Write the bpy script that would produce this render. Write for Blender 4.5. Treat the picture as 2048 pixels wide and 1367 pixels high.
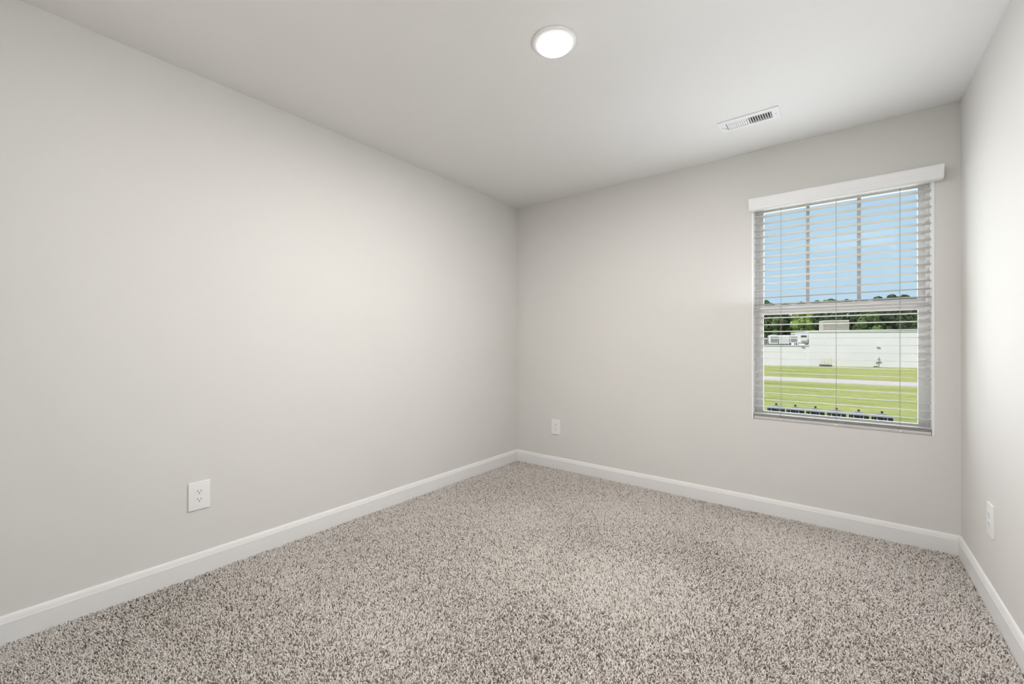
import bpy, bmesh, math, random
import numpy as np
from mathutils import Vector, Matrix, Euler

for o in list(bpy.data.objects):
    bpy.data.objects.remove(o, do_unlink=True)
sc = bpy.context.scene
COL = sc.collection
PI = math.pi

# ------------------------------------------------------------------ room measures (metres)
XL, XR = -2.4855, 0.5081          # left and right wall faces
YB, YF = 3.2721, -0.75            # window wall face, wall behind the camera
H = 2.44                          # ceiling
GZ = -3.0                         # lawn outside (the room is upstairs)
PILE = 0.013                      # carpet pile depth below z=0

# ------------------------------------------------------------------ camera
cam_d = bpy.data.cameras.new('camera')
cam_d.sensor_fit = 'HORIZONTAL'
cam_d.sensor_width = 36.0
cam_d.lens = 843.9 / 2048 * 36.0
cam_d.clip_start, cam_d.clip_end = 0.05, 1000
cam = bpy.data.objects.new('camera', cam_d)
COL.objects.link(cam)
th, pt, ro = 0.6623, 0.0033, 0.0022
fw = Vector((-math.sin(th) * math.cos(pt), math.cos(th) * math.cos(pt), math.sin(pt)))
rt = Vector((math.cos(th), math.sin(th), 0))
up = rt.cross(fw)
r2 = rt * math.cos(ro) + up * math.sin(ro)
u2 = up * math.cos(ro) - rt * math.sin(ro)
cam.matrix_world = Matrix(((r2.x, u2.x, -fw.x, 0.0), (r2.y, u2.y, -fw.y, 0.0),
                           (r2.z, u2.z, -fw.z, 1.1291), (0, 0, 0, 1)))
sc.camera = cam

# ------------------------------------------------------------------ exposure, sky, sun, fill lamps
vs = sc.view_settings
vs.view_transform = 'Standard'
vs.look = 'None'
vs.gamma = 1.0
vs.use_curve_mapping = False
vs.exposure = 0.0

w = bpy.data.worlds.new('sky')
sc.world = w
w.use_nodes = True
nt = w.node_tree
nt.nodes.clear()
wo = nt.nodes.new('ShaderNodeOutputWorld')
wb = nt.nodes.new('ShaderNodeBackground')
tc = nt.nodes.new('ShaderNodeTexCoord')
sx = nt.nodes.new('ShaderNodeSeparateXYZ')
rp = nt.nodes.new('ShaderNodeValToRGB')
nt.links.new(tc.outputs['Generated'], sx.inputs[0])
nt.links.new(sx.outputs['Z'], rp.inputs[0])
rp.color_ramp.elements[0].position = 0.0
rp.color_ramp.elements[0].color = (0.55, 0.74, 0.89, 1)
rp.color_ramp.elements[1].position = 0.6
rp.color_ramp.elements[1].color = (0.40, 0.62, 0.86, 1)
nt.links.new(rp.outputs[0], wb.inputs[0])
wb.inputs[1].default_value = 1.0
nt.links.new(wb.outputs[0], wo.inputs[0])

SUN = 4.6
sd = bpy.data.lights.new('sun', 'SUN')
sd.energy = SUN
sd.angle = math.radians(0.6)
sd.color = (1.0, 0.96, 0.9)
so = bpy.data.objects.new('sun', sd)
so.rotation_euler = Vector((0.35, 0.62, -0.95)).to_track_quat('-Z', 'Y').to_euler()
COL.objects.link(so)

LED_L = 930.0                     # radiance of the ceiling lamp lens (used in its builder)


def area(name, loc, aim, size, energy, color, size_y=None):
    d = bpy.data.lights.new(name, 'AREA')
    d.shape = 'RECTANGLE' if size_y else 'DISK'
    d.size = size
    if size_y:
        d.size_y = size_y
    d.energy = energy
    d.color = color
    o = bpy.data.objects.new(name, d)
    o.location = loc
    o.rotation_euler = (Vector(aim) - Vector(loc)).to_track_quat('-Z', 'Y').to_euler()
    COL.objects.link(o)
    return o


# unseen fill lamps added behind the camera, bounced off the ceiling like flash
area('bounce_fill', (0.25, -0.5, 1.7), (0.22, -0.08, 2.44), 0.3, 28.5, (0.91, 1.0, 1.09)).data.spread = math.radians(95)
area('corner_fill', (-1.3, -0.45, 1.5), (-0.5, 2.1, 2.44), 0.3, 5.0, (1.0, 0.92, 0.85))
# added lamps boosting the daylight: one outside the glass, two inside the blind
area('window_fill_out', (-0.0385, YB + 0.24, 1.352), (-0.0385, 0.0, 1.352), 0.86, 9.5, (1.0, 1.0, 1.0), 1.44)
area('window_fill_in', (-0.27, YB - 0.08, 1.30), (-0.27, 0.0, 1.30), 0.38, 7.2, (0.95, 1.0, 1.10), 1.26)
area('window_fill_up', (-0.34, YB - 0.26, 1.10), (-0.40, YB - 1.26, 1.95), 0.5, 4.7, (0.90, 1.0, 1.03), 0.6)


# ------------------------------------------------------------------ materials
def mat(name, color, rough=0.6, noise=None, bump=None, metallic=0.0, spec=0.3, emit=None):
    """noise=(scale, color2, detail) blends to a second colour; bump=(scale, strength, distance)"""
    m = bpy.data.materials.new(name)
    m.use_nodes = True
    n = m.node_tree
    b = n.nodes['Principled BSDF']
    b.inputs['Base Color'].default_value = (*color, 1)
    b.inputs['Roughness'].default_value = rough
    b.inputs['Metallic'].default_value = metallic
    b.inputs['Specular IOR Level'].default_value = spec
    t = n.nodes.new('ShaderNodeTexCoord')
    if noise:
        x = n.nodes.new('ShaderNodeTexNoise')
        x.inputs['Scale'].default_value = noise[0]
        x.inputs['Detail'].default_value = noise[2]
        n.links.new(t.outputs['Object'], x.inputs['Vector'])
        r = n.nodes.new('ShaderNodeValToRGB')
        r.color_ramp.elements[0].position = 0.35
        r.color_ramp.elements[1].position = 0.65
        r.color_ramp.elements[0].color = (*color, 1)
        r.color_ramp.elements[1].color = (*noise[1], 1)
        n.links.new(x.outputs['Fac'], r.inputs[0])
        n.links.new(r.outputs[0], b.inputs['Base Color'])
    if bump:
        x = n.nodes.new('ShaderNodeTexNoise')
        x.inputs['Scale'].default_value = bump[0]
        x.inputs['Detail'].default_value = 4
        n.links.new(t.outputs['Object'], x.inputs['Vector'])
        bm_ = n.nodes.new('ShaderNodeBump')
        bm_.inputs['Strength'].default_value = bump[1]
        bm_.inputs['Distance'].default_value = bump[2]
        n.links.new(x.outputs['Fac'], bm_.inputs['Height'])
        n.links.new(bm_.outputs[0], b.inputs['Normal'])
    if emit:
        b.inputs['Emission Color'].default_value = (*emit[0], 1)
        b.inputs['Emission Strength'].default_value = emit[1]
    return m


M = {}
M['wall'] = mat('greige_wall_paint', (0.72, 0.705, 0.68), 0.75, (3.0, (0.725, 0.71, 0.686), 2), (220, 0.06, 0.001), spec=0.2)
M['ceiling'] = mat('flat_ceiling_paint', (0.82, 0.81, 0.795), 0.9, (2.0, (0.825, 0.815, 0.80), 2), (160, 0.08, 0.001), spec=0.1)
M['trim'] = mat('white_trim_paint', (0.82, 0.815, 0.81), 0.4, (5.0, (0.825, 0.82, 0.815), 2))
M['vinyl'] = mat('white_window_vinyl', (0.88, 0.88, 0.88), 0.35, (6.0, (0.89, 0.89, 0.89), 2))
M['muntin'] = mat('grey_grid_bar', (0.55, 0.56, 0.56), 0.4, (6.0, (0.58, 0.59, 0.59), 2))
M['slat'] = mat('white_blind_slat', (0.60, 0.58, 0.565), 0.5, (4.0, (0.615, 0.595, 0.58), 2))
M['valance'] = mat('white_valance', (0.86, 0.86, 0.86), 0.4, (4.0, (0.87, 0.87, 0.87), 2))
M['cord'] = mat('shaded_cord', (0.42, 0.41, 0.40), 0.8, (900.0, (0.36, 0.355, 0.35), 2))  # backlit shade of the cord put into its grey colour
M['plate'] = mat('white_plastic_plate', (0.86, 0.86, 0.86), 0.3, (8.0, (0.87, 0.87, 0.87), 2))
M['slot'] = mat('dark_slot', (0.03, 0.03, 0.03), 0.6, (30.0, (0.05, 0.05, 0.05), 2))
M['screw'] = mat('screw_metal', (0.5, 0.5, 0.49), 0.35, (300.0, (0.62, 0.62, 0.6), 2), metallic=0.6)
M['register'] = mat('white_enamel', (0.86, 0.86, 0.86), 0.35, (8.0, (0.87, 0.87, 0.87), 2))
M['duct'] = mat('grey_sheet_metal', (0.24, 0.245, 0.25), 0.5, (20.0, (0.28, 0.28, 0.29), 2), metallic=0.3)
M['lamp_body'] = mat('lamp_white', (0.88, 0.88, 0.88), 0.35, (8.0, (0.885, 0.885, 0.885), 2))
M['lamp_rim'] = mat('lamp_rim', (0.9, 0.9, 0.9), 0.4, emit=((1.0, 0.985, 0.955), 0.48))
M['lamp_side'] = mat('lamp_side', (0.9, 0.9, 0.9), 0.4, emit=((1.0, 0.985, 0.955), 3.0))
M['lamp_lens'] = mat('lamp_lens', (0.9, 0.9, 0.9), 0.4, emit=((1.0, 0.96, 0.912), LED_L))
M['sub'] = mat('carpet_backing', (0.20, 0.175, 0.15), 0.95, (140.0, (0.27, 0.24, 0.21), 3))

# carpet yarn: every tuft carries its own value
m = bpy.data.materials.new('carpet_yarn')
m.use_nodes = True
n = m.node_tree
b = n.nodes['Principled BSDF']
b.inputs['Roughness'].default_value = 0.95
b.inputs['Specular IOR Level'].default_value = 0.05
a = n.nodes.new('ShaderNodeAttribute')
a.attribute_name = 'tuft_value'
r = n.nodes.new('ShaderNodeValToRGB')
e = r.color_ramp.elements
e[0].position, e[0].color = 0.0, (0.20, 0.165, 0.135, 1)
e[1].position, e[1].color = 1.0, (0.81, 0.76, 0.715, 1)
x = e.new(0.17); x.color = (0.33, 0.285, 0.245, 1)
x = e.new(0.23); x.color = (0.66, 0.612, 0.57, 1)
n.links.new(a.outputs['Fac'], r.inputs[0])
n.links.new(r.outputs[0], b.inputs['Base Color'])
M['yarn'] = m

# clear window glass: mostly transmits, a little mirror at grazing angles
m = bpy.data.materials.new('clear_glass')
m.use_nodes = True
n = m.node_tree
n.nodes.clear()
out = n.nodes.new('ShaderNodeOutputMaterial')
tr = n.nodes.new('ShaderNodeBsdfTransparent')
tr.inputs[0].default_value = (0.97, 0.985, 0.98, 1)
gl = n.nodes.new('ShaderNodeBsdfGlossy')
gl.inputs['Roughness'].default_value = 0.0
fr = n.nodes.new('ShaderNodeFresnel')
fr.inputs[0].default_value = 1.25
mx = n.nodes.new('ShaderNodeMixShader')
n.links.new(fr.outputs[0], mx.inputs[0])
n.links.new(tr.outputs[0], mx.inputs[1])
n.links.new(gl.outputs[0], mx.inputs[2])
n.links.new(mx.outputs[0], out.inputs[0])
M['glass'] = m

# outside
M['road'] = mat('pale_road', (0.50, 0.435, 0.40), 0.9, (0.6, (0.55, 0.485, 0.445), 5))
M['dirt'] = mat('orange_dirt', (0.40, 0.22, 0.10), 0.95, (1.2, (0.34, 0.30, 0.10), 5))
M['bwhite'] = mat('white_painted_panel', (0.78, 0.725, 0.75), 0.6, (0.25, (0.74, 0.69, 0.715), 3))
M['btrim'] = mat('white_metal_coping', (0.72, 0.72, 0.71), 0.5, (1.0, (0.68, 0.68, 0.67), 3))
M['bgrey'] = mat('grey_unit_metal', (0.24, 0.25, 0.245), 0.5, (2.0, (0.28, 0.29, 0.285), 3))
M['bdark'] = mat('dark_unit_metal', (0.06, 0.065, 0.065), 0.6, (3.0, (0.10, 0.10, 0.10), 3))
M['beige'] = mat('beige_louver', (0.44, 0.40, 0.35), 0.6, (1.5, (0.47, 0.43, 0.375), 3))
M['yellow'] = mat('safety_yellow', (0.70, 0.58, 0.16), 0.5, (3.0, (0.62, 0.54, 0.2), 3))
M['black'] = mat('black_powder_coat', (0.018, 0.018, 0.018), 0.5, (8.0, (0.03, 0.03, 0.03), 3))
M['caproof'] = mat('grey_cap_metal', (0.17, 0.17, 0.185), 0.4, (6.0, (0.21, 0.21, 0.225), 3), spec=0.6)
M['capedge'] = mat('pale_cap_edge', (0.45, 0.45, 0.46), 0.4, (6.0, (0.5, 0.5, 0.51), 3))
M['label'] = mat('white_number_tag', (0.8, 0.8, 0.8), 0.5, (20.0, (0.75, 0.75, 0.75), 2))
M['concrete'] = mat('concrete_pad', (0.45, 0.44, 0.42), 0.9, (3.0, (0.5, 0.49, 0.47), 4))
M['bark'] = mat('bark', (0.06, 0.045, 0.03), 0.9, (4.0, (0.10, 0.08, 0.06), 4))
M['leaf_dark'] = mat('leaf_dark', (0.034, 0.052, 0.022), 0.7, (0.6, (0.065, 0.095, 0.032), 3))
M['leaf_mid'] = mat('leaf_mid', (0.075, 0.115, 0.035), 0.7, (0.6, (0.13, 0.19, 0.05), 3))
M['leaf_pale'] = mat('leaf_pale', (0.19, 0.27, 0.05), 0.7, (0.6, (0.28, 0.36, 0.085), 3))
M['exterior'] = mat('exterior_siding', (0.6, 0.6, 0.58), 0.8, (1.0, (0.63, 0.63, 0.61), 3))

# lawn: mown green with straw-coloured bands and worn patches that lie in the ground
m = bpy.data.materials.new('lawn_grass')
m.use_nodes = True
n = m.node_tree
b = n.nodes['Principled BSDF']
b.inputs['Roughness'].default_value = 0.95
b.inputs['Specular IOR Level'].default_value = 0.05
t = n.nodes.new('ShaderNodeTexCoord')
mp = n.nodes.new('ShaderNodeMapping')
mp.inputs['Scale'].default_value = (0.10, 0.30, 1)
n.links.new(t.outputs['Object'], mp.inputs[0])
n1 = n.nodes.new('ShaderNodeTexNoise')
n1.inputs['Scale'].default_value = 1.0
n1.inputs['Detail'].default_value = 5
n1.inputs['Roughness'].default_value = 0.65
n.links.new(mp.outputs[0], n1.inputs['Vector'])
r1 = n.nodes.new('ShaderNodeValToRGB')
e = r1.color_ramp.elements
e[0].position, e[0].color = 0.34, (0.225, 0.245, 0.080, 1)
e[1].position, e[1].color = 0.70, (0.47, 0.37, 0.18, 1)
x = e.new(0.48); x.color = (0.305, 0.312, 0.110, 1)
x = e.new(0.60); x.color = (0.35, 0.335, 0.13, 1)
n.links.new(n1.outputs['Fac'], r1.inputs[0])
n2 = n.nodes.new('ShaderNodeTexNoise')
n2.inputs['Scale'].default_value = 2.2
n2.inputs['Detail'].default_value = 6
n.links.new(t.outputs['Object'], n2.inputs['Vector'])
r2_ = n.nodes.new('ShaderNodeValToRGB')
r2_.color_ramp.elements[0].position = 0.35
r2_.color_ramp.elements[1].position = 0.62
r2_.color_ramp.elements[0].color = (0.92, 0.94, 0.86, 1)
r2_.color_ramp.elements[1].color = (1.14, 1.13, 1.12, 1)
n.links.new(n2.outputs['Fac'], r2_.inputs[0])
mul = n.nodes.new('ShaderNodeMix')
mul.data_type = 'RGBA'
mul.blend_type = 'MULTIPLY'
mul.clamp_result = False
mul.inputs[0].default_value = 1.0
n.links.new(r1.outputs[0], mul.inputs[6])
n.links.new(r2_.outputs[0], mul.inputs[7])
n.links.new(mul.outputs[2], b.inputs['Base Color'])
M['lawn'] = m


# ------------------------------------------------------------------ mesh helpers
def add_box(bm, x0, y0, z0, x1, y1, z1, rot=None, piv=None):
    r = bmesh.ops.create_cube(bm, size=1.0)
    c = Vector(((x0 + x1) / 2, (y0 + y1) / 2, (z0 + z1) / 2))
    for v in r['verts']:
        v.co = Vector((v.co.x * (x1 - x0), v.co.y * (y1 - y0), v.co.z * (z1 - z0))) + c
        if rot is not None:
            p = Vector(piv) if piv is not None else c
            v.co = rot @ (v.co - p) + p
    return r['verts']


def box(x0, y0, z0, x1, y1, z1):
    bm = bmesh.new()
    add_box(bm, x0, y0, z0, x1, y1, z1)
    return bm


def add_cyl(bm, p0, p1, r0, r1=None, seg=12):
    r1 = r0 if r1 is None else r1
    p0, p1 = Vector(p0), Vector(p1)
    d = p1 - p0
    q = d.to_track_quat('Z', 'Y')
    r = bmesh.ops.create_cone(bm, cap_ends=True, segments=seg, radius1=r0, radius2=max(r1, 1e-5), depth=d.length)
    for v in r['verts']:
        v.co = q @ v.co + (p0 + p1) / 2
    return r['verts']


def add_lathe(bm, prof, seg=48, center=(0, 0)):
    rings = []
    for rr, z in prof:
        if rr < 1e-6:
            rings.append([bm.verts.new((center[0], center[1], z))])
        else:
            rings.append([bm.verts.new((center[0] + rr * math.cos(2 * PI * i / seg), center[1] + rr * math.sin(2 * PI * i / seg), z)) for i in range(seg)])
    for a_, b_ in zip(rings[:-1], rings[1:]):
        for i in range(seg):
            j = (i + 1) % seg
            if len(a_) == 1 and len(b_) == 1:
                continue
            if len(a_) == 1:
                bm.faces.new((a_[0], b_[j], b_[i]))
            elif len(b_) == 1:
                bm.faces.new((a_[i], a_[j], b_[0]))
            else:
                bm.faces.new((a_[i], a_[j], b_[j], b_[i]))
    bmesh.ops.recalc_face_normals(bm, faces=bm.faces)


def add_prism(bm, pts, fn, t0, t1):
    """closed outline pts (u,v) swept from t0 to t1; fn(u,v,t)->xyz"""
    A = [bm.verts.new(fn(u, v, t0)) for u, v in pts]
    B = [bm.verts.new(fn(u, v, t1)) for u, v in pts]
    k = len(pts)
    for i in range(k):
        j = (i + 1) % k
        bm.faces.new((A[i], A[j], B[j], B[i]))
    bm.faces.new(A[::-1])
    bm.faces.new(B)
    bmesh.ops.recalc_face_normals(bm, faces=bm.faces)


def bevel(bm, w_, seg=2):
    bmesh.ops.bevel(bm, geom=list(bm.edges), offset=w_, segments=seg, profile=0.5, affect='EDGES')


def obj(name, bm, m_, parent=None, smooth=False):
    me = bpy.data.meshes.new(name)
    if parent is not None:
        L = Vector(parent.get('base', (0, 0, 0)))
        if 'local' not in parent:
            bmesh.ops.translate(bm, verts=list(bm.verts), vec=-L)
    bm.to_mesh(me)
    bm.free()
    me.materials.append(m_)
    if smooth:
        for p in me.polygons:
            p.use_smooth = True
    o = bpy.data.objects.new(name, me)
    COL.objects.link(o)
    if parent is not None:
        o.parent = parent
        if 'base' in parent:
            o['base'] = tuple(parent['base'])
        if 'local' in parent:
            o['local'] = 1
    return o


def autosmooth(o, ang=35):
    me = o.data
    for p in me.polygons:
        p.use_smooth = True
    bm = bmesh.new()
    bm.from_mesh(me)
    for e_ in bm.edges:
        if len(e_.link_faces) == 2 and e_.calc_face_angle(0) > math.radians(ang):
            e_.smooth = False
    bm.to_mesh(me)
    bm.free()
    return o


def tag(o, label, cat, group=None, kind=None):
    o['label'] = label
    o['category'] = cat
    if group:
        o['group'] = group
    if kind:
        o['kind'] = kind
    return o


def thing(name, label, cat, loc, group=None, local=False, rotz=0.0):
    o = bpy.data.objects.new(name, None)
    o.empty_display_size = 0.05
    o.location = loc
    o.rotation_euler = (0, 0, rotz)
    COL.objects.link(o)
    o['base'] = tuple(loc)
    if local:
        o['local'] = 1
    return tag(o, label, cat, group)


def struct(name, bm, m_):
    o = obj(name, bm, m_)
    o['kind'] = 'structure'
    return o


def copy_tree(o, parent=None):
    c = o.copy()
    COL.objects.link(c)
    if parent is not None:
        c.parent = parent
    for ch in list(o.children):
        copy_tree(ch, c)
    return c


# ------------------------------------------------------------------ room shell
WX0, WX1, WZ0, WZ1 = -0.481, 0.409, 0.618, 2.086      # window opening
WT = 0.17                                             # window wall thickness


def plate_with_hole(bm, fn, u0, v0, u1, v1, hu0, hv0, hu1, hv1, t0, t1):
    """slab with one rectangular hole, faces only where needed"""
    us, vs_ = [u0, hu0, hu1, u1], [v0, hv0, hv1, v1]
    G = {}
    for k, t in enumerate((t0, t1)):
        for i, u in enumerate(us):
            for j, v in enumerate(vs_):
                G[i, j, k] = bm.verts.new(fn(u, v, t))
    for i in range(3):
        for j in range(3):
            if i == 1 and j == 1:
                continue
            for k in (0, 1):
                bm.faces.new((G[i, j, k], G[i + 1, j, k], G[i + 1, j + 1, k], G[i, j + 1, k]))
    for (i0, j0), (i1, j1) in (((0, 0), (1, 0)), ((1, 0), (2, 0)), ((2, 0), (3, 0)), ((0, 3), (1, 3)), ((1, 3), (2, 3)), ((2, 3), (3, 3)),
                               ((0, 0), (0, 1)), ((0, 1), (0, 2)), ((0, 2), (0, 3)), ((3, 0), (3, 1)), ((3, 1), (3, 2)), ((3, 2), (3, 3)),
                               ((1, 1), (2, 1)), ((1, 2), (2, 2)), ((1, 1), (1, 2)), ((2, 1), (2, 2))):
        bm.faces.new((G[i0, j0, 0], G[i1, j1, 0], G[i1, j1, 1], G[i0, j0, 1]))
    bmesh.ops.recalc_face_normals(bm, faces=bm.faces)


bm = bmesh.new()
plate_with_hole(bm, lambda u, v, t: (u, t, v), XL - 0.15, -0.3, XR + 0.15, H + 0.15, WX0, WZ0, WX1, WZ1, YB, YB + WT)
struct('wall_back', bm, M['wall'])
struct('wall_left', box(XL - 0.15, YF - 0.15, -0.3, XL, YB, H + 0.15), M['wall'])
struct('wall_right', box(XR, YF - 0.15, -0.3, XR + 0.15, YB, H + 0.15), M['wall'])
struct('wall_front', box(XL, YF - 0.15, -0.3, XR, YF, H + 0.15), M['wall'])
struct('floor', box(XL, YF, -0.3, XR, YB, -PILE), M['sub'])
VX0, VX1, VY0, VY1 = -0.545, -0.307, 2.752, 2.842     # register opening in the ceiling
bm = bmesh.new()
plate_with_hole(bm, lambda u, v, t: (u, v, t), XL, YF, XR, YB, VX0, VY0, VX1, VY1, H, H + 0.15)
struct('ceiling', bm, M['ceiling'])

# storey below, so that the house stands on the lawn
struct('wall_exterior', box(XL - 0.15, YF - 0.15, GZ, XR + 0.15, YB + WT, -0.3), M['exterior'])

# baseboards: flat face, sloped cap
bp = [(0, -PILE), (0.0135, -PILE), (0.0135, 0.0755), (0.0122, 0.0785), (0.0104, 0.0865), (0.0080, 0.0945), (0.0050, 0.1005), (0, 0.102)]


def mitred(fn, t0, t1, m0, m1):
    """profile sweep whose ends are mitred into the corners (m=+1/-1 pulls back by depth)"""
    bm = bmesh.new()
    A = [bm.verts.new(fn(u, v, t0 + m0 * u)) for u, v in bp]
    B = [bm.verts.new(fn(u, v, t1 - m1 * u)) for u, v in bp]
    k = len(bp)
    for i in range(k):
        j = (i + 1) % k
        bm.faces.new((A[i], A[j], B[j], B[i]))
    bm.faces.new(A[::-1])
    bm.faces.new(B)
    bmesh.ops.recalc_face_normals(bm, faces=bm.faces)
    return bm


struct('baseboard_left', mitred(lambda u, v, t: (XL + u, t, v), YF, YB, 0, 1), M['trim'])
struct('baseboard_back', mitred(lambda u, v, t: (t, YB - u, v), XL, XR, 1, 1), M['trim'])
struct('baseboard_right', mitred(lambda u, v, t: (XR - u, t, v), YF, YB, 0, 1), M['trim'])

# ------------------------------------------------------------------ carpet pile
rng = np.random.default_rng(7)


def carpet():
    x0, x1, y0, y1 = XL + 0.0145, XR - 0.0145, 0.0, YB - 0.0145
    dens = 42000
    N = int((x1 - x0) * (y1 - y0) * dens)
    P = np.stack([rng.uniform(x0, x1, N), rng.uniform(y0, y1, N)], 1)
    # slow waves of lean (foot and vacuum marks)
    def slow(scale, seed):
        q = np.random.default_rng(seed)
        s = np.zeros(N)
        for _ in range(7):
            k = q.normal(0, 1, 2)
            k = k / np.linalg.norm(k) * scale * q.uniform(0.5, 1.6)
            s += np.sin(P @ k + q.uniform(0, 6.28))
        return s / 2.6
    lx = slow(7, 1) * 0.0022 + rng.normal(0, 0.0036, N)
    ly = slow(6, 2) * 0.0022 + rng.normal(0, 0.0036, N)
    hh = PILE * (0.92 + 0.10 * slow(9, 3).clip(-1, 1) + rng.uniform(-0.24, 0.16, N))
    wd = rng.uniform(0.0019, 0.0030, N)
    ang = rng.uniform(0, 6.28, N)
    V = np.zeros((N, 7, 3), np.float32)
    for s in range(3):
        c, d = np.cos(ang + s * 2.0944), np.sin(ang + s * 2.0944)
        V[:, s, 0] = P[:, 0] + c * wd * 0.75
        V[:, s, 1] = P[:, 1] + d * wd * 0.75
        V[:, s, 2] = -PILE
        V[:, 3 + s, 0] = P[:, 0] + lx * 0.7 + c * wd
        V[:, 3 + s, 1] = P[:, 1] + ly * 0.7 + d * wd
        V[:, 3 + s, 2] = -PILE + hh * 0.72
    V[:, 6, 0] = P[:, 0] + lx * 1.2
    V[:, 6, 1] = P[:, 1] + ly * 1.2
    V[:, 6, 2] = -PILE + hh
    V[:, :, 0] = V[:, :, 0].clip(XL + 0.0137, XR - 0.0137)
    V[:, :, 1] = V[:, :, 1].clip(YF + 0.001, YB - 0.0137)
    tri = []
    for s in range(3):
        j = (s + 1) % 3
        tri += [(s, j, 3 + j), (s, 3 + j, 3 + s), (3 + s, 3 + j, 6)]
    T = np.array(tri, np.int32)
    F = (T[None] + (np.arange(N, dtype=np.int32) * 7)[:, None, None]).reshape(-1, 3)
    me = bpy.data.meshes.new('carpet')
    me.vertices.add(N * 7)
    me.vertices.foreach_set('co', V.reshape(-1))
    me.loops.add(F.size)
    me.loops.foreach_set('vertex_index', F.reshape(-1))
    me.polygons.add(len(F))
    me.polygons.foreach_set('loop_start', np.arange(0, F.size, 3, dtype=np.int32))
    me.polygons.foreach_set('use_smooth', np.ones(len(F), bool))
    me.update(calc_edges=True)
    at = me.attributes.new('tuft_value', 'FLOAT', 'POINT')
    val = (rng.uniform(0, 1, N) + 0.04 * slow(5, 5)).clip(0, 1)
    at.data.foreach_set('value', np.repeat(val, 7).astype(np.float32))
    me.materials.append(M['yarn'])
    o = bpy.data.objects.new('carpet', me)
    COL.objects.link(o)
    return tag(o, 'speckled beige and grey plush carpet pile covering the whole floor', 'carpet', kind='stuff')


carpet()

# ------------------------------------------------------------------ window
wroot = bpy.data.objects.new('window_1', None)
wroot.location = (-0.0385, YB + 0.08, WZ0)
COL.objects.link(wroot)
wroot['base'] = tuple(wroot.location)
wroot['kind'] = 'structure'


def frame_bm(x0, z0, x1, z1, y0, y1, ws, wt, wb_):
    """rectangular frame: side width ws, top wt, bottom wb_"""
    bm = bmesh.new()
    add_box(bm, x0, y0, z0, x0 + ws, y1, z1)
    add_box(bm, x1 - ws, y0, z0, x1, y1, z1)
    add_box(bm, x0 + ws, y0, z1 - wt, x1 - ws, y1, z1)
    add_box(bm, x0 + ws, y0, z0, x1 - ws, y1, z0 + wb_)
    return bm


e_ = 0.0005
bm = frame_bm(WX0 + e_, WZ0 + e_, WX1 - e_, WZ1 - e_, YB + 0.088, YB + 0.160, 0.022, 0.022, 0.022)
# raised lips and tracks on the frame
for xx in (WX0 + 0.0225, WX1 - 0.0265):
    add_box(bm, xx, YB + 0.093, WZ0 + 0.022, xx + 0.004, YB + 0.098, WZ1 - 0.022)
    add_box(bm, xx, YB + 0.122, WZ0 + 0.022, xx + 0.004, YB + 0.127, WZ1 - 0.022)
obj('window_frame', bm, M['vinyl'], wroot)
UX0, UX1 = WX0 + 0.0222, WX1 - 0.0222
# upper sash (outer track)
us = obj('sash', frame_bm(UX0, 1.352, UX1, WZ1 - 0.0222, YB + 0.129, YB + 0.155, 0.033, 0.022, 0.044), M['vinyl'], wroot)
obj('pane', box(UX0 + 0.0325, YB + 0.144, 1.3955, UX1 - 0.0325, YB + 0.147, WZ1 - 0.0445), M['glass'], us)
for xx in (-0.1735, 0.0885):
    obj('muntin', box(xx - 0.0095, YB + 0.1385, 1.396, xx + 0.0095, YB + 0.1435, WZ1 - 0.045), M['muntin'], us)
# lower sash (inner track)
bm = frame_bm(UX0, WZ0 + 0.0222, UX1, 1.378, YB + 0.099, YB + 0.1215, 0.035, 0.048, 0.028)
add_box(bm, UX0 + 0.002, YB + 0.0935, 1.366, UX1 - 0.002, YB + 0.099, 1.378)        # finger lip
ls = obj('sash', bm, M['vinyl'], wroot)
obj('pane', box(UX0 + 0.0345, YB + 0.110, WZ0 + 0.0495, UX1 - 0.0345, YB + 0.113, 1.3305), M['glass'], ls)
for xx in (-0.256, 0.1655):
    bm = bmesh.new()
    add_box(bm, xx - 0.028, YB + 0.102, 1.3785, xx + 0.028, YB + 0.120, 1.3835)
    add_cyl(bm, (xx, YB + 0.111, 1.3835), (xx, YB + 0.111, 1.3925), 0.009, 0.008, 16)
    add_box(bm, xx - 0.004, YB + 0.104, 1.387, xx + 0.03, YB + 0.1105, 1.3925)
    lk = obj('sash_lock', bm, M['vinyl'], ls)
# added white strips imitating the lit recess edges; then the sill board
for jx in (WX0 + 0.0002, WX1 - 0.0117):
    bm = box(jx, YB - 0.0008, WZ0 + 0.0045, jx + 0.0115, YB + 0.0875, WZ1 - 0.0005)
    bevel(bm, 0.0015, 1)
    obj('lit_edge_strip', bm, M['vinyl'], wroot)
obj('sill', box(WX0 + e_, YB + 0.001, WZ0 + e_, WX1 - e_, YB + 0.0875, WZ0 + 0.004), M['trim'], wroot)

# ------------------------------------------------------------------ blind
blind = thing('window_blind', 'white horizontal slat blind hanging open in the window recess', 'blind', (-0.0385, YB + 0.03, WZ0 + 0.004))
vp = [(0, 0.003), (0.040, 0.0), (0.0475, 0.0015), (0.053, 0.006), (0.0560, 0.013), (0.0570, 0.022), (0.0575, 0.034), (0.0585, 0.044),
      (0.0610, 0.053), (0.0645, 0.0605), (0.0670, 0.0650), (0.0675, 0.0700), (0.0665, 0.0740), (0.063, 0.0765), (0, 0.0775)]
bm = bmesh.new()
add_prism(bm, vp, lambda u, v, t: (t, YB - 0.0005 - u, 2.0245 + v), -0.4905, 0.4385)
bmesh.ops.bevel(bm, geom=[e2 for e2 in bm.edges if abs(e2.verts[0].co.x - e2.verts[1].co.x) < 1e-6], offset=0.0012, segments=1, affect='EDGES')
autosmooth(obj('valance', bm, M['valance'], blind), 30)
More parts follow.
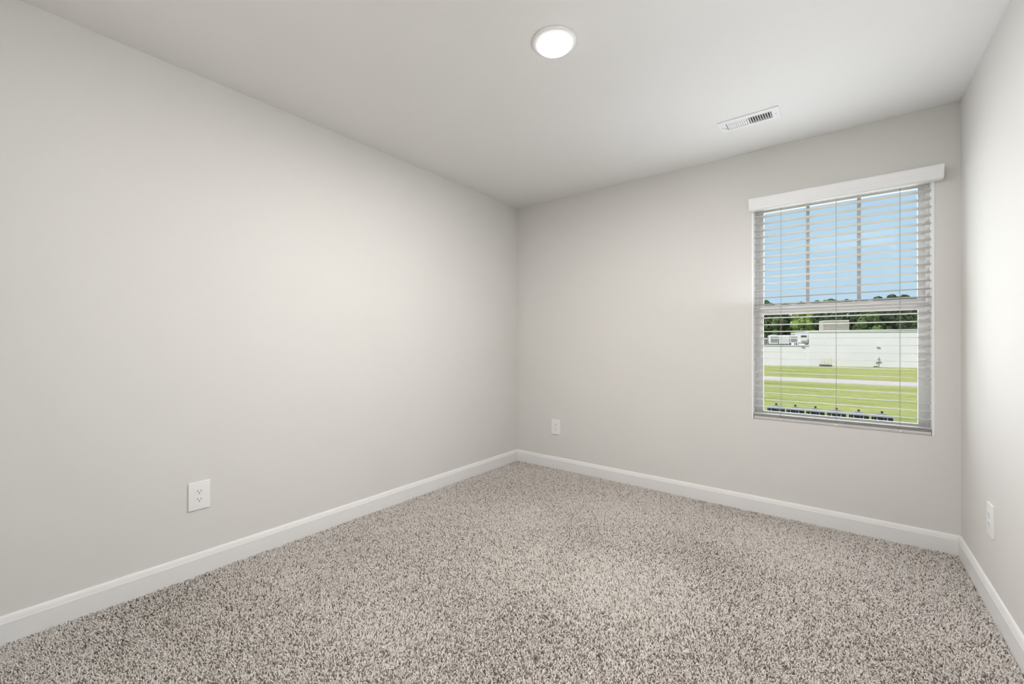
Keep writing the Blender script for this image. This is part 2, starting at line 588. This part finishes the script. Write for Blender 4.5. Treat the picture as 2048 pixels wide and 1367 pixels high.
SX0, SX1 = -0.4665, 0.3955
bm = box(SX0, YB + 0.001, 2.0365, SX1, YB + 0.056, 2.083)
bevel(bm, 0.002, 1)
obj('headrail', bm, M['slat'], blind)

tilt = math.radians(3.6)


def slat_bm(zc, tl, x0=SX0, x1=SX1):
    bm = bmesh.new()
    W2, T2, n_ = 0.025, 0.0013, 8
    top, bot = [], []
    for i in range(n_ + 1):
        s = -1 + 2 * i / n_
        crown = 0.0016 * (1 - s * s)
        top.append((s * W2, crown + T2 * (1 - 0.6 * s ** 8)))
        bot.append((s * W2, crown - T2 * (1 - 0.6 * s ** 8)))
    pts = bot + top[::-1]
    c, s_ = math.cos(tl), math.sin(tl)
    add_prism(bm, pts, lambda u, v, t: (t, YB + 0.0262 + u * c + v * s_, zc - u * s_ + v * c), x0, x1)
    return bm


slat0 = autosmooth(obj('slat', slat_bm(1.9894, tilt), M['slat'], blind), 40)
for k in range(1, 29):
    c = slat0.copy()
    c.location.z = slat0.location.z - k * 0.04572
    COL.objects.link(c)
# slats left over, lying on the bottom rail
flat0 = autosmooth(obj('slat', slat_bm(0.6455, 0.0), M['slat'], blind), 40)
for k in range(1, 4):
    c = flat0.copy()
    c.location.z = flat0.location.z + k * 0.0046
    COL.objects.link(c)
bm = box(SX0, YB + 0.0005, 0.6235, SX1, YB + 0.0525, 0.6425)
bevel(bm, 0.003, 2)
rail = autosmooth(obj('bottom_rail', bm, M['slat'], blind), 40)
for cx in (-0.3137, -0.0244, 0.2685):
    bm = bmesh.new()
    for yy, xx in ((YB + 0.0002, cx), (YB + 0.0525, cx + 0.0006)):
        add_cyl(bm, (xx, yy, 0.6425), (xx, yy, 2.0365), 0.0008, None, 6)
    for k in range(29):                      # rungs under each slat
        zc = 1.9894 - k * 0.04572 - 0.0026
        add_cyl(bm, (cx, YB + 0.0004, zc + 0.0010), (cx, YB + 0.0522, zc - 0.0018), 0.0004, None, 5)
    obj('ladder_cord', bm, M['cord'], blind)
    bm = bmesh.new()
    add_cyl(bm, (cx, YB + 0.0008, 0.633), (cx, YB - 0.0025, 0.633), 0.0055, 0.0045, 16)
    obj('cord_button', bm, M['valance'], rail)

# ------------------------------------------------------------------ outlets
def outlet(label, loc, rotz, smooth_y=0):
    """plate in the local x-z plane, facing local -y"""
    t = thing('power_outlet', label, 'outlet', loc, 'white duplex outlets', local=True, rotz=rotz)
    bm = bmesh.new()
    Wp, Hp, Tp = 0.0445, 0.0675, 0.0065
    add_box(bm, -Wp, -Tp, -Hp, Wp, 0, Hp)
    bmesh.ops.bevel(bm, geom=[e2 for e2 in bm.edges if min(v.co.y for v in e2.verts) < -Tp + 1e-5 and max(v.co.y for v in e2.verts) < -Tp + 1e-5], offset=0.0022, segments=3, profile=0.6, affect='EDGES')
    autosmooth(obj('cover_plate', bm, M['plate'], t), 40)
    for zc in (0.0195, -0.0195):
        bm = bmesh.new()
        pts = []
        for i in range(40):
            a_ = 2 * PI * i / 40
            pts.append((0.0172 * math.cos(a_), max(-0.0138, min(0.0138, 0.0172 * math.sin(a_)))))
        add_prism(bm, pts, lambda u, v, tt: (u, tt, zc + v), -0.0080, -0.0055)
        rc = autosmooth(obj('receptacle', bm, M['plate'], t), 40)
        for xx, hh in ((-0.0064, 0.0046), (0.0064, 0.0036)):
            obj('slot', box(xx - 0.0012, -0.00825, zc + 0.0035 - hh, xx + 0.0012, -0.0078, zc + 0.0035 + hh), M['slot'], rc)
        bm = bmesh.new()
        add_cyl(bm, (0, -0.0078, zc - 0.0075), (0, -0.00825, zc - 0.0075), 0.0026, None, 14)
        obj('ground_hole', bm, M['slot'], rc)
    bm = bmesh.new()
    add_cyl(bm, (0, -0.0062, 0), (0, -0.0074, 0), 0.0030, 0.0026, 14)
    obj('screw', bm, M['plate'], t)
    return t


outlet('white duplex outlet low on the long left wall', (XL + 0.0002, 0.6915, 0.381), PI / 2)
outlet('white duplex outlet on the window wall near the far corner', (-2.0415, YB - 0.0002, 0.3715), 0)
outlet('white duplex outlet on the right wall beside the window corner', (XR - 0.0002, 2.690, 0.378), -PI / 2)

# ------------------------------------------------------------------ ceiling lamp
lc = (-0.9838, 1.5559)
lamp = thing('ceiling_lamp', 'round white flush disc lamp glowing on the ceiling', 'ceiling lamp', (lc[0], lc[1], H))
bm = bmesh.new()
add_lathe(bm, [(0.0, H - 0.0002), (0.0955, H - 0.0002), (0.0965, H - 0.003), (0.0945, H - 0.006), (0.086, H - 0.0085), (0.0765, H - 0.0105), (0.0755, H - 0.012), (0.0, H - 0.012)], 64, lc)
autosmooth(obj('base_ring', bm, M['lamp_body'], lamp), 40)
bm = bmesh.new()
add_lathe(bm, [(0.0590, H - 0.0125), (0.0750, H - 0.0125), (0.0750, H - 0.0185), (0.0735, H - 0.0215), (0.0690, H - 0.0225), (0.0595, H - 0.0205), (0.0590, H - 0.0190), (0.0590, H - 0.0125)], 64, lc)
autosmooth(obj('trim_ring', bm, M['lamp_rim'], lamp), 40)
bm = bmesh.new()
add_lathe(bm, [(0.0752, H - 0.0125), (0.0758, H - 0.0130), (0.0758, H - 0.0178), (0.0752, H - 0.0183), (0.0752, H - 0.0125)], 64, lc)
autosmooth(obj('diffuser_rim', bm, M['lamp_side'], lamp), 40)
bm = bmesh.new()
add_lathe(bm, [(0.0585, H - 0.0185), (0.0575, H - 0.0200), (0.049, H - 0.0222), (0.035, H - 0.0236), (0.018, H - 0.0244), (0.0, H - 0.0247)], 64, lc)
autosmooth(obj('lens', bm, M['lamp_lens'], lamp), 60)

# ------------------------------------------------------------------ ceiling register
vx0, vx1, vy0, vy1 = -0.584, -0.2715, 2.7255, 2.8685
vent = thing('air_register', 'white metal air register with louvers in the ceiling before the window', 'air vent', ((vx0 + vx1) / 2, (vy0 + vy1) / 2, H))
bm = bmesh.new()
# stamped frame: flat inside, sloped to the ceiling at the rim
o_ = [(vx0, vy0), (vx1, vy0), (vx1, vy1), (vx0, vy1)]
i_ = [(vx0 + 0.012, vy0 + 0.012), (vx1 - 0.012, vy0 + 0.012), (vx1 - 0.012, vy1 - 0.012), (vx0 + 0.012, vy1 - 0.012)]
h_ = [(VX0 + 0.003, VY0 + 0.003), (VX1 - 0.003, VY0 + 0.003), (VX1 - 0.003, VY1 - 0.003), (VX0 + 0.003, VY1 - 0.003)]
R = [[bm.verts.new((x_, y_, z_)) for x_, y_ in q] for q, z_ in ((o_, H - 0.0003), (o_, H - 0.0055), (i_, H - 0.0070), (h_, H - 0.0060), (h_, H + 0.004))]
for A_, B_ in zip(R[:-1], R[1:]):
    for i in range(4):
        j = (i + 1) % 4
        bm.faces.new((A_[i], A_[j], B_[j], B_[i]))
bmesh.ops.recalc_face_normals(bm, faces=bm.faces)
fr_ = obj('frame', bm, M['register'], vent)
xm = (VX0 + VX1) / 2 - 0.004
obj('divider', box(xm - 0.004, VY0 + 0.003, H - 0.0055, xm + 0.004, VY1 - 0.003, H + 0.012), M['register'], vent)
bm = bmesh.new()
add_box(bm, VX0 - 0.0005 + 0.001, VY0 + 0.0005, H + 0.010, VX0 + 0.0015, VY1 - 0.0005, H + 0.120)
add_box(bm, VX1 - 0.0015, VY0 + 0.0005, H + 0.010, VX1 - 0.0005, VY1 - 0.0005, H + 0.120)
add_box(bm, VX0 + 0.0015, VY0 + 0.0005, H + 0.010, VX1 - 0.0015, VY0 + 0.0015, H + 0.120)
add_box(bm, VX0 + 0.0015, VY1 - 0.0015, H + 0.010, VX1 - 0.0015, VY1 - 0.0005, H + 0.120)
add_box(bm, VX0 + 0.0015, VY0 + 0.0015, H + 0.118, VX1 - 0.0015, VY1 - 0.0015, H + 0.120)
obj('duct_collar', bm, M['duct'], vent)
NL = 9
for half, (a0, a1, sg) in enumerate(((VX0 + 0.006, xm - 0.006, 1), (xm + 0.006, VX1 - 0.005, -1))):
    for k in range(NL):
        cx = a0 + (a1 - a0) * (k + 0.5) / NL
        bm = bmesh.new()
        ym = (VY0 + VY1) / 2
        if sg > 0:                           # blown away from the camera: flat faces overlap like shingles
            q = Matrix.Rotation(math.radians(66), 3, 'Y')
            add_box(bm, cx - 0.0006, VY0 + 0.004, H - 0.0085, cx + 0.0006, VY1 - 0.004, H + 0.0015, q, (cx, ym, H - 0.0035))
        else:
            q = Matrix.Rotation(-math.radians(40), 3, 'Y')
            add_box(bm, cx - 0.0006, VY0 + 0.004, H - 0.0070, cx + 0.0006, VY1 - 0.004, H + 0.0060, q, (cx, ym, H - 0.0005))
        obj('louver', bm, M['register'], vent)
obj('crossbar', box(VX0 + 0.003, (VY0 + VY1) / 2 - 0.0035, H + 0.012, VX1 - 0.003, (VY0 + VY1) / 2 + 0.0035, H + 0.016), M['register'], vent)
bm = bmesh.new()
add_box(bm, VX0 - 0.010, VY1 - 0.030, H - 0.012, VX0 + 0.004, VY1 - 0.026, H - 0.006)
add_box(bm, VX0 - 0.012, VY1 - 0.033, H - 0.014, VX0 - 0.006, VY1 - 0.023, H - 0.011)
obj('damper_lever', bm, M['register'], vent)
for xx in (vx0 + 0.020, vx1 - 0.019):
    bm = bmesh.new()
    add_cyl(bm, (xx, (VY0 + VY1) / 2, H - 0.0055), (xx, (VY0 + VY1) / 2, H - 0.0085), 0.0042, 0.003, 14)
    obj('screw', bm, M['screw'], vent)

# ------------------------------------------------------------------ outside: ground
bm = box(-150, 5.0, GZ - 0.2, 150, 220, GZ)
struct('ground', bm, M['lawn'])
bm = bmesh.new()
add_prism(bm, [(-150, 53.0), (150, 59.0), (150, 65.5), (-150, 59.5)], lambda u, v, t: (u, v, t), GZ + 0.001, GZ + 0.03)
struct('road', bm, M['road'])
random.seed(5)
bm = bmesh.new()
lo, hi = [], []
for i in range(121):
    xx = -60 + i
    yy = 62.52 + 6.0 * xx / 300
    lo.append((xx, yy))
    hi.append((xx, yy + 1.1 + random.uniform(-0.6, 1.2) + 0.6 * math.sin(xx * 0.35)))
add_prism(bm, lo + hi[::-1], lambda u, v, t: (u, v, t), GZ + 0.001, GZ + 0.02)
struct('road_verge', bm, M['dirt'])

# ------------------------------------------------------------------ warehouse
PHI = math.atan2(102.3 - 95.66, 10.3 + 12.08)
BX, BY = -4.72, 97.84
cph, sph = math.cos(PHI), math.sin(PHI)


def bw(u, v=0.0, z=0.0):
    """building frame (u along the front, v behind it) to world"""
    return (BX + u * cph - v * sph, BY + u * sph + v * cph, z)


wh = thing('warehouse', 'long white flat roofed warehouse behind the lawn beyond the road', 'building', (BX, BY, GZ), local=True, rotz=PHI)
obj('main_wall', box(0.0, 0.0, 0.0, 60, 14, 6.38), M['bwhite'], wh)
obj('low_wall', box(-60, 0.15, 0.0, -0.02, 14, 3.80), M['bwhite'], wh)
bm = bmesh.new()
add_box(bm, -0.12, -0.12, 6.38, 60, 0.25, 6.52)
add_box(bm, -0.12, 0.25, 6.38, 0.25, 14, 6.52)
obj('coping', bm, M['btrim'], wh)
obj('coping', box(-60, 0.03, 3.80, -0.14, 0.40, 3.92), M['btrim'], wh)


def wall_light(u, v, label):
    x, y, z = bw(u, v, 0.58)
    t = thing('wall_light', label, 'wall light', (x, y, z), 'wall lights on the warehouse', local=True, rotz=PHI)
    bm = bmesh.new()
    add_box(bm, -0.26, -0.02, -0.07, 0.26, -0.002, 0.09)
    obj('back_plate', bm, M['bgrey'], t)
    bm = bmesh.new()
    add_prism(bm, [(-0.021, 0.09), (-0.17, 0.02), (-0.17, -0.04), (-0.021, -0.07)], lambda u_, v_, tt: (tt, u_, v_), -0.25, 0.25)
    obj('hood', bm, M['bgrey'], t)


wall_light(-1.0, 0.15, 'grey wall light on the lower warehouse wall, below the rooftop units')
wall_light(10.45, 0.0, 'grey wall light high on the tall warehouse wall, above the sapling')


def hvac(name, label, u0, u1, v0, z0, z1, depth, body, grille, legs=0.25, fan=False):
    """rooftop unit with legs, body, front grille and hood"""
    x, y, z = bw((u0 + u1) / 2, v0 + depth / 2, z0)
    t = thing(name, label, 'rooftop unit', (x, y, z), 'rooftop units on the low roof', local=True, rotz=PHI)
    wd, ht = (u1 - u0) / 2, z1 - z0
    for sx_ in (-1, 1):
        for sy in (-1, 1):
            obj('leg', box(sx_ * (wd - 0.12) - 0.06, sy * (depth / 2 - 0.15) - 0.06, 0, sx_ * (wd - 0.12) + 0.06, sy * (depth / 2 - 0.15) + 0.06, legs), M['bdark'], t)
    bm = box(-wd, -depth / 2, legs, wd, depth / 2, ht)
    bevel(bm, 0.03, 1)
    obj('cabinet', bm, M[body], t)
    bm = bmesh.new()
    k = 7
    g0, g1 = legs + 0.15 * (ht - legs), ht - 0.14 * (ht - legs)
    for i in range(k):
        zz = g0 + (g1 - g0) * i / k
        add_box(bm, -wd * 0.86, -depth / 2 - 0.05, zz, wd * 0.86, -depth / 2 - 0.002, zz + (g1 - g0) / k * 0.62)
    obj('grille', bm, M[grille], t)
    if fan:
        bm = bmesh.new()
        add_cyl(bm, (0, 0, ht + 0.002), (0, 0, ht + 0.14), min(wd, depth / 2) * 0.7, None, 24)
        obj('fan_guard', bm, M['bgrey'], t)
    return t


RZ = 0.803                        # top of the low roof
hvac('condenser', 'grey grilled rooftop condenser leftmost of the warehouse units', -6.35, -4.92, 0.9, RZ, 2.86, 1.4, 'bwhite', 'bgrey', 0.35, True)
hvac('air_handler', 'long low white rooftop air handler between two grey units', -4.75, -3.05, 0.9, RZ, 2.87, 1.4, 'bwhite', 'btrim', 0.35)
hvac('condenser', 'darker grey square rooftop condenser right of the white air handler', -2.92, -1.85, 0.9, RZ, 2.83, 1.2, 'bwhite', 'bgrey', 0.5, True)

# tall white unit with a dark intake against the higher wall
x, y, z = bw(-0.95, 1.3, RZ)
t = thing('ventilation_unit', 'tall white rooftop box with dark opening against the higher wall', 'rooftop unit', (x, y, z), 'rooftop units on the low roof', local=True, rotz=PHI)
for sx_ in (-1, 1):
    for sy in (-1, 1):
        obj('leg', box(sx_ * 0.70 - 0.05, sy * 0.6 - 0.05, 0, sx_ * 0.70 + 0.05, sy * 0.6 + 0.05, 0.4), M['bdark'], t)
obj('cabinet', box(-0.82, -0.75, 0.4, 0.82, 0.75, 2.28), M['bwhite'], t)
obj('intake', box(-0.30, -0.78, 1.62, 0.62, -0.752, 1.98), M['bdark'], t)
obj('hood', box(-0.36, -1.10, 1.00, 0.68, -0.782, 1.55), M['btrim'], t)
obj('skid', box(-0.75, -0.80, 0.42, 0.75, -0.752, 0.62), M['bgrey'], t)

# dark box with rails at the far left
x, y, z = bw(-7.55, 1.4, RZ)
t = thing('pipe_rack', 'low dark rooftop pipe rack at the left edge of the window view', 'rooftop unit', (x, y, z), local=True, rotz=PHI)
for i in range(5):
    obj('post', box(-0.95 + i * 0.45, -0.05, 0, -0.87 + i * 0.45, 0.05, 1.15), M['bgrey'], t)
bm = bmesh.new()
for zz in (0.45, 0.8, 1.15):
    add_box(bm, -1.0, -0.12, zz, 1.0, -0.055, zz + 0.07)
obj('rail', bm, M['btrim'], t)
obj('tank', box(0.0, 0.1, 0.12, 0.85, 0.8, 0.95), M['bdark'], t)

# white skylight curb on the tall roof edge, beige louvred housing further right
x, y, z = bw(0.55, 0.75, 3.38)
t = thing('roof_hatch', 'small white roof hatch on the corner of the tall warehouse roof', 'roof hatch', (x, y, z), local=True, rotz=PHI)
obj('curb', box(-0.55, -0.45, 0, 0.55, 0.45, 0.16), M['btrim'], t)
bm = bmesh.new()
add_prism(bm, [(-0.62, 0.161), (0.75, 0.161), (0.75, 0.34), (0.2, 0.34)], lambda u, v, tt: (u, tt, v), -0.5, 0.5)
obj('lid', bm, M['bwhite'], t)

x, y, z = bw(4.40, 2.2, 3.38)
t = thing('louvered_housing', 'beige louvered equipment housing standing on the tall warehouse roof', 'rooftop housing', (x, y, z), local=True, rotz=PHI)
obj('cabinet', box(-1.98, -1.3, 0, 1.98, 1.3, 2.24), M['beige'], t)
for i in range(8):
    bm = bmesh.new()
    z0 = 0.03 + i * 0.275
    add_prism(bm, [(-1.302, z0 + 0.25), (-1.44, z0 + 0.06), (-1.44, z0), (-1.302, z0)], lambda u, v, tt: (tt, u, v), -2.02, 2.02)
    obj('louver', bm, M['beige'], t)

# yellow stair landing at the foot of the tall wall
x, y, z = bw(2.35, -0.75, GZ)
t = thing('stair_landing', 'small yellow railed stair landing against the warehouse wall', 'stairs', (x, y, z), local=True, rotz=PHI)
obj('platform', box(-0.85, -0.7, 0, 0.75, 0.6, 0.30), M['bdark'], t)
for px_ in (-0.80, -0.28, 0.24, 0.70):
    obj('post', box(px_ - 0.03, -0.66, 0.30, px_ + 0.03, -0.60, 1.38), M['yellow'], t)
bm = bmesh.new()
for zz in (0.62, 0.98, 1.34):
    add_box(bm, -0.83, -0.72, zz, 0.73, -0.662, zz + 0.06)
obj('rail', bm, M['yellow'], t)
for i in range(2):
    obj('step', box(0.76 + i * 0.3, -0.6, 0, 1.05 + i * 0.3, 0.5, 0.2 - i * 0.1), M['concrete'], t)
bm = bmesh.new()
add_cyl(bm, (0.74, -0.63, 1.36), (1.5, -0.63, 0.9), 0.03, None, 8)
add_cyl(bm, (0.74, -0.63, 0.98), (1.5, -0.63, 0.5), 0.03, None, 8)
add_cyl(bm, (1.5, -0.63, 0.0), (1.5, -0.63, 0.93), 0.03, None, 8)
obj('stair_rail', bm, M['yellow'], t)


# ------------------------------------------------------------------ trees
def leaf_mesh(name, seed, blobs, nleaf, size, m_):
    q = np.random.default_rng(seed)
    V = []
    for (cx, cy, cz, rx, rz) in blobs:
        d = q.normal(0, 1, (nleaf, 3))
        d /= np.linalg.norm(d, axis=1)[:, None]
        rr = q.uniform(0.72, 1.06, nleaf)[:, None]
        c = np.array([cx, cy, cz]) + d * rr * np.array([rx, rx, rz])
        a_ = q.normal(0, 1, (nleaf, 3)) + d * 0.2
        t1 = np.cross(a_, d)
        t1 /= np.linalg.norm(t1, axis=1)[:, None]
        t2 = np.cross(d + 0.5 * q.normal(0, 1, (nleaf, 3)), t1)
        t2 /= np.linalg.norm(t2, axis=1)[:, None]
        s = (size * q.uniform(0.6, 1.3, nleaf))[:, None]
        V.append(np.stack([c - t1 * s, c - t2 * s * 0.55, c + t1 * s, c + t2 * s * 0.55], 1))
    V = np.concatenate(V).reshape(-1, 3).astype(np.float32)
    nf = len(V) // 4
    me = bpy.data.meshes.new(name)
    me.vertices.add(len(V))
    me.vertices.foreach_set('co', V.reshape(-1))
    me.loops.add(nf * 4)
    me.loops.foreach_set('vertex_index', np.arange(nf * 4, dtype=np.int32))
    me.polygons.add(nf)
    me.polygons.foreach_set('loop_start', np.arange(0, nf * 4, 4, dtype=np.int32))
    me.update(calc_edges=True)
    me.materials.append(m_)
    return me


def tree_blobs(seed, h, r):
    q = random.Random(seed)
    out = [(0, 0, h * 0.62, r * 0.72, h * 0.27)]
    for i in range(34):
        f = q.uniform(0.28, 0.94)
        w_ = r * min(1.0, 1.35 * math.sin(min(1, max(0, (f - 0.12) / 0.88)) ** 0.8 * PI)) * 0.95
        a_ = q.uniform(0, 2 * PI)
        s = q.uniform(0.65, 1.0)
        out.append((math.cos(a_) * w_ * s, math.sin(a_) * w_ * s, h * f, r * q.uniform(0.24, 0.42), h * q.uniform(0.06, 0.11)))
    return out


def trunk_bm(h, r, seed):
    q = random.Random(seed)
    bm = bmesh.new()
    add_cyl(bm, (0, 0, 0), (0.1, 0, h * 0.5), 0.24, 0.15, 10)
    add_cyl(bm, (0.1, 0, h * 0.48), (0, 0.1, h * 0.85), 0.15, 0.05, 8)
    for i in range(6):
        z0 = h * q.uniform(0.3, 0.6)
        a_ = q.uniform(0, 6.28)
        add_cyl(bm, (0.06, 0, z0), (math.cos(a_) * r * 0.6, math.sin(a_) * r * 0.6, z0 + h * 0.2), 0.08, 0.03, 6)
    return bm


KINDS = [('leaf_dark', 11, 14.0, 2.15), ('leaf_mid', 12, 13.6, 2.1), ('leaf_pale', 13, 12.8, 2.05)]
crowns = [leaf_mesh('crown', s, tree_blobs(s, h, r), 330, 0.30, M[mn]) for mn, s, h, r in KINDS]
trunks = []
for mn, s, h, r in KINDS:
    bmt = trunk_bm(h, r, s)
    met = bpy.data.meshes.new('trunk')
    bmt.to_mesh(met)
    bmt.free()
    met.materials.append(M['bark'])
    trunks.append(met)


def tree(x, y, kind, s, rz, label):
    t = thing('tree', label, 'tree', (x, y, GZ), 'trees behind the warehouse', local=True, rotz=rz)
    t.scale = (s, s, s)
    c = bpy.data.objects.new('crown', crowns[kind])
    k = bpy.data.objects.new('trunk', trunks[kind])
    for o in (c, k):
        COL.objects.link(o)
        o.parent = t
    return t


TREES = [
    (-14.6, 121.0, 1, 1.08, 'bright green tree at the left edge of the window view'),
    (-7.3, 120.5, 2, 1.02, 'yellow green tree behind the tall white rooftop box'),
    (-1.2, 121.5, 0, 1.03, 'dark tree directly behind the beige louvered housing'),
    (4.8, 121.0, 1, 1.00, 'mid green tree just right of the beige louvered housing'),
    (10.9, 121.5, 0, 1.05, 'front dark tree at the right side of the window view'),
    (-11.6, 129.5, 0, 1.06, 'dark tree behind the rooftop condensers'),
    (-5.2, 130.0, 0, 1.08, 'dark tree between the yellow green tree and the beige louvered housing'),
    (1.1, 129.5, 0, 1.08, 'dark tree showing just above the right end of the louvered housing'),
    (7.3, 130.0, 0, 1.10, 'dark tree in the middle row, above the sapling'),
    (13.5, 130.0, 1, 1.06, 'mid green tree at the right edge of the window view'),
    (-8.9, 138.5, 0, 1.12, 'dark tree in the back row, showing left of the yellow green tree'),
    (-2.7, 138.0, 1, 1.16, 'green tree in the back row, tip just above the sash rail'),
    (3.9, 138.5, 0, 1.12, 'dark tree in the back row, right of the louvered housing'),
    (10.3, 138.0, 0, 1.17, 'tallest dark tree, tip above the sash rail near the right blind cord'),
    (-15.3, 138.0, 0, 1.12, 'dark tree in the back row at the left edge of the window view'),
]
for i, (x, y, k, s, lab) in enumerate(TREES):
    tree(x, y, k, s, i * 1.3, lab)

# sapling at the foot of the wall
x, y, z = bw(10.05, -1.4, GZ)
t = thing('sapling', 'thin young sapling on the lawn in front of the warehouse wall', 'tree', (x, y, z), local=True)
bm = bmesh.new()
add_cyl(bm, (0, 0, 0), (0.05, 0, 1.9), 0.05, 0.02, 8)
add_cyl(bm, (0.02, 0, 0.8), (0.3, 0.05, 1.4), 0.025, 0.01, 6)
add_cyl(bm, (0.02, 0, 0.5), (-0.3, -0.05, 1.0), 0.025, 0.01, 6)
obj('trunk', bm, M['bark'], t)
me = leaf_mesh('foliage', 31, [(0.05, 0, 1.25, 0.22, 0.45), (-0.22, 0, 0.75, 0.18, 0.22), (0.22, 0, 0.9, 0.15, 0.2), (-0.45, 0, 0.12, 0.35, 0.10)], 40, 0.10, M['leaf_mid'])
o = bpy.data.objects.new('foliage', me)
COL.objects.link(o)
o.parent = t

# ------------------------------------------------------------------ cluster mailboxes
MW, MD, MT = 0.275, 0.24, 1.60     # half width, half depth, height of the box top
mb = thing('cluster_mailbox', '', 'mailbox', (0, 0, GZ), 'black cluster mailboxes below the window', local=True)
obj('pad', box(-0.30, -0.28, 0.0, 0.30, 0.28, 0.05), M['concrete'], mb)
bm = box(-0.13, -0.11, 0.05, 0.13, 0.11, 0.72)
bevel(bm, 0.01, 1)
obj('pedestal', bm, M['black'], mb)
bm = box(-MW, -MD, 0.72, MW, MD, MT)
bevel(bm, 0.008, 1)
body = obj('body', bm, M['black'], mb)
for cxx in (-0.135, 0.135):
    for rr in range(6):
        zt = MT - 0.022 - rr * 0.0585
        d_ = obj('door', box(cxx - 0.128, -MD - 0.012, zt - 0.054, cxx + 0.128, -MD - 0.0005, zt), M['black'], body)
obj('parcel_door', box(-0.263, -MD - 0.012, 0.76, 0.263, -MD - 0.0005, 1.20), M['black'], body)
for cxx in (-0.135, 0.135):
    for rr in range(6):
        zt = MT - 0.022 - rr * 0.0585
        bm = bmesh.new()
        add_cyl(bm, (cxx - 0.008, -MD - 0.0125, zt - 0.027), (cxx - 0.008, -MD - 0.016, zt - 0.027), 0.017, None, 16)
        obj('number_tag', bm, M['label'], body)
        bm = bmesh.new()
        add_cyl(bm, (cxx - 0.102, -MD - 0.0125, zt - 0.027), (cxx - 0.102, -MD - 0.017, zt - 0.027), 0.009, None, 12)
        obj('lock', bm, M['label'], body)
# pagoda cap with a pale edge and a black finial
bm = bmesh.new()
rings = []
for f, zz in ((1.0, 0.0), (1.0, 0.009), (0.82, 0.020), (0.60, 0.036), (0.38, 0.058), (0.20, 0.084), (0.10, 0.100)):
    ax_, ay_ = 0.306 * f, 0.29 * f
    rings.append([bm.verts.new((sx_ * ax_, sy * ay_, MT + 0.002 + zz)) for sx_, sy in ((-1, -1), (1, -1), (1, 1), (-1, 1))])
for A_, B_ in zip(rings[:-1], rings[1:]):
    for i in range(4):
        j = (i + 1) % 4
        bm.faces.new((A_[i], A_[j], B_[j], B_[i]))
bm.faces.new(rings[0][::-1])
bm.faces.new(rings[-1])
cap = obj('cap', bm, M['caproof'], mb)
bm = bmesh.new()
for y_ in (-1, 1):
    add_box(bm, -0.310, y_ * 0.293 - 0.003, MT + 0.001, 0.310, y_ * 0.293 + 0.003, MT + 0.011)
for x_ in (-1, 1):
    add_box(bm, x_ * 0.3085 - 0.002, -0.290, MT + 0.001, x_ * 0.3085 + 0.002, 0.290, MT + 0.011)
obj('edge_band', bm, M['capedge'], cap)
bm = bmesh.new()
add_lathe(bm, [(0.0, MT + 0.100), (0.031, MT + 0.100), (0.027, MT + 0.110), (0.022, MT + 0.120), (0.026, MT + 0.129), (0.043, MT + 0.141), (0.045, MT + 0.153), (0.036, MT + 0.168), (0.0, MT + 0.176)], 20)
autosmooth(obj('finial', bm, M['black'], cap), 40)
ORD = ['leftmost black cluster mailbox in the row below the window',
       'second black cluster mailbox from the left, below the window',
       'third black cluster mailbox from the left, below the window',
       'fourth black cluster mailbox from the left, by the middle blind cord',
       'second black cluster mailbox from the right, below the window',
       'rightmost black cluster mailbox in the row below the window']
for k in range(6):
    o = mb if k == 0 else copy_tree(mb)
    o.location = (-2.035 + k * 0.634, 19.47 + MD, GZ)
    o['label'] = ORD[k]

# helper properties are not part of the scene description
for o in bpy.data.objects:
    for kx in ('base', 'local'):
        if kx in o:
            del o[kx]
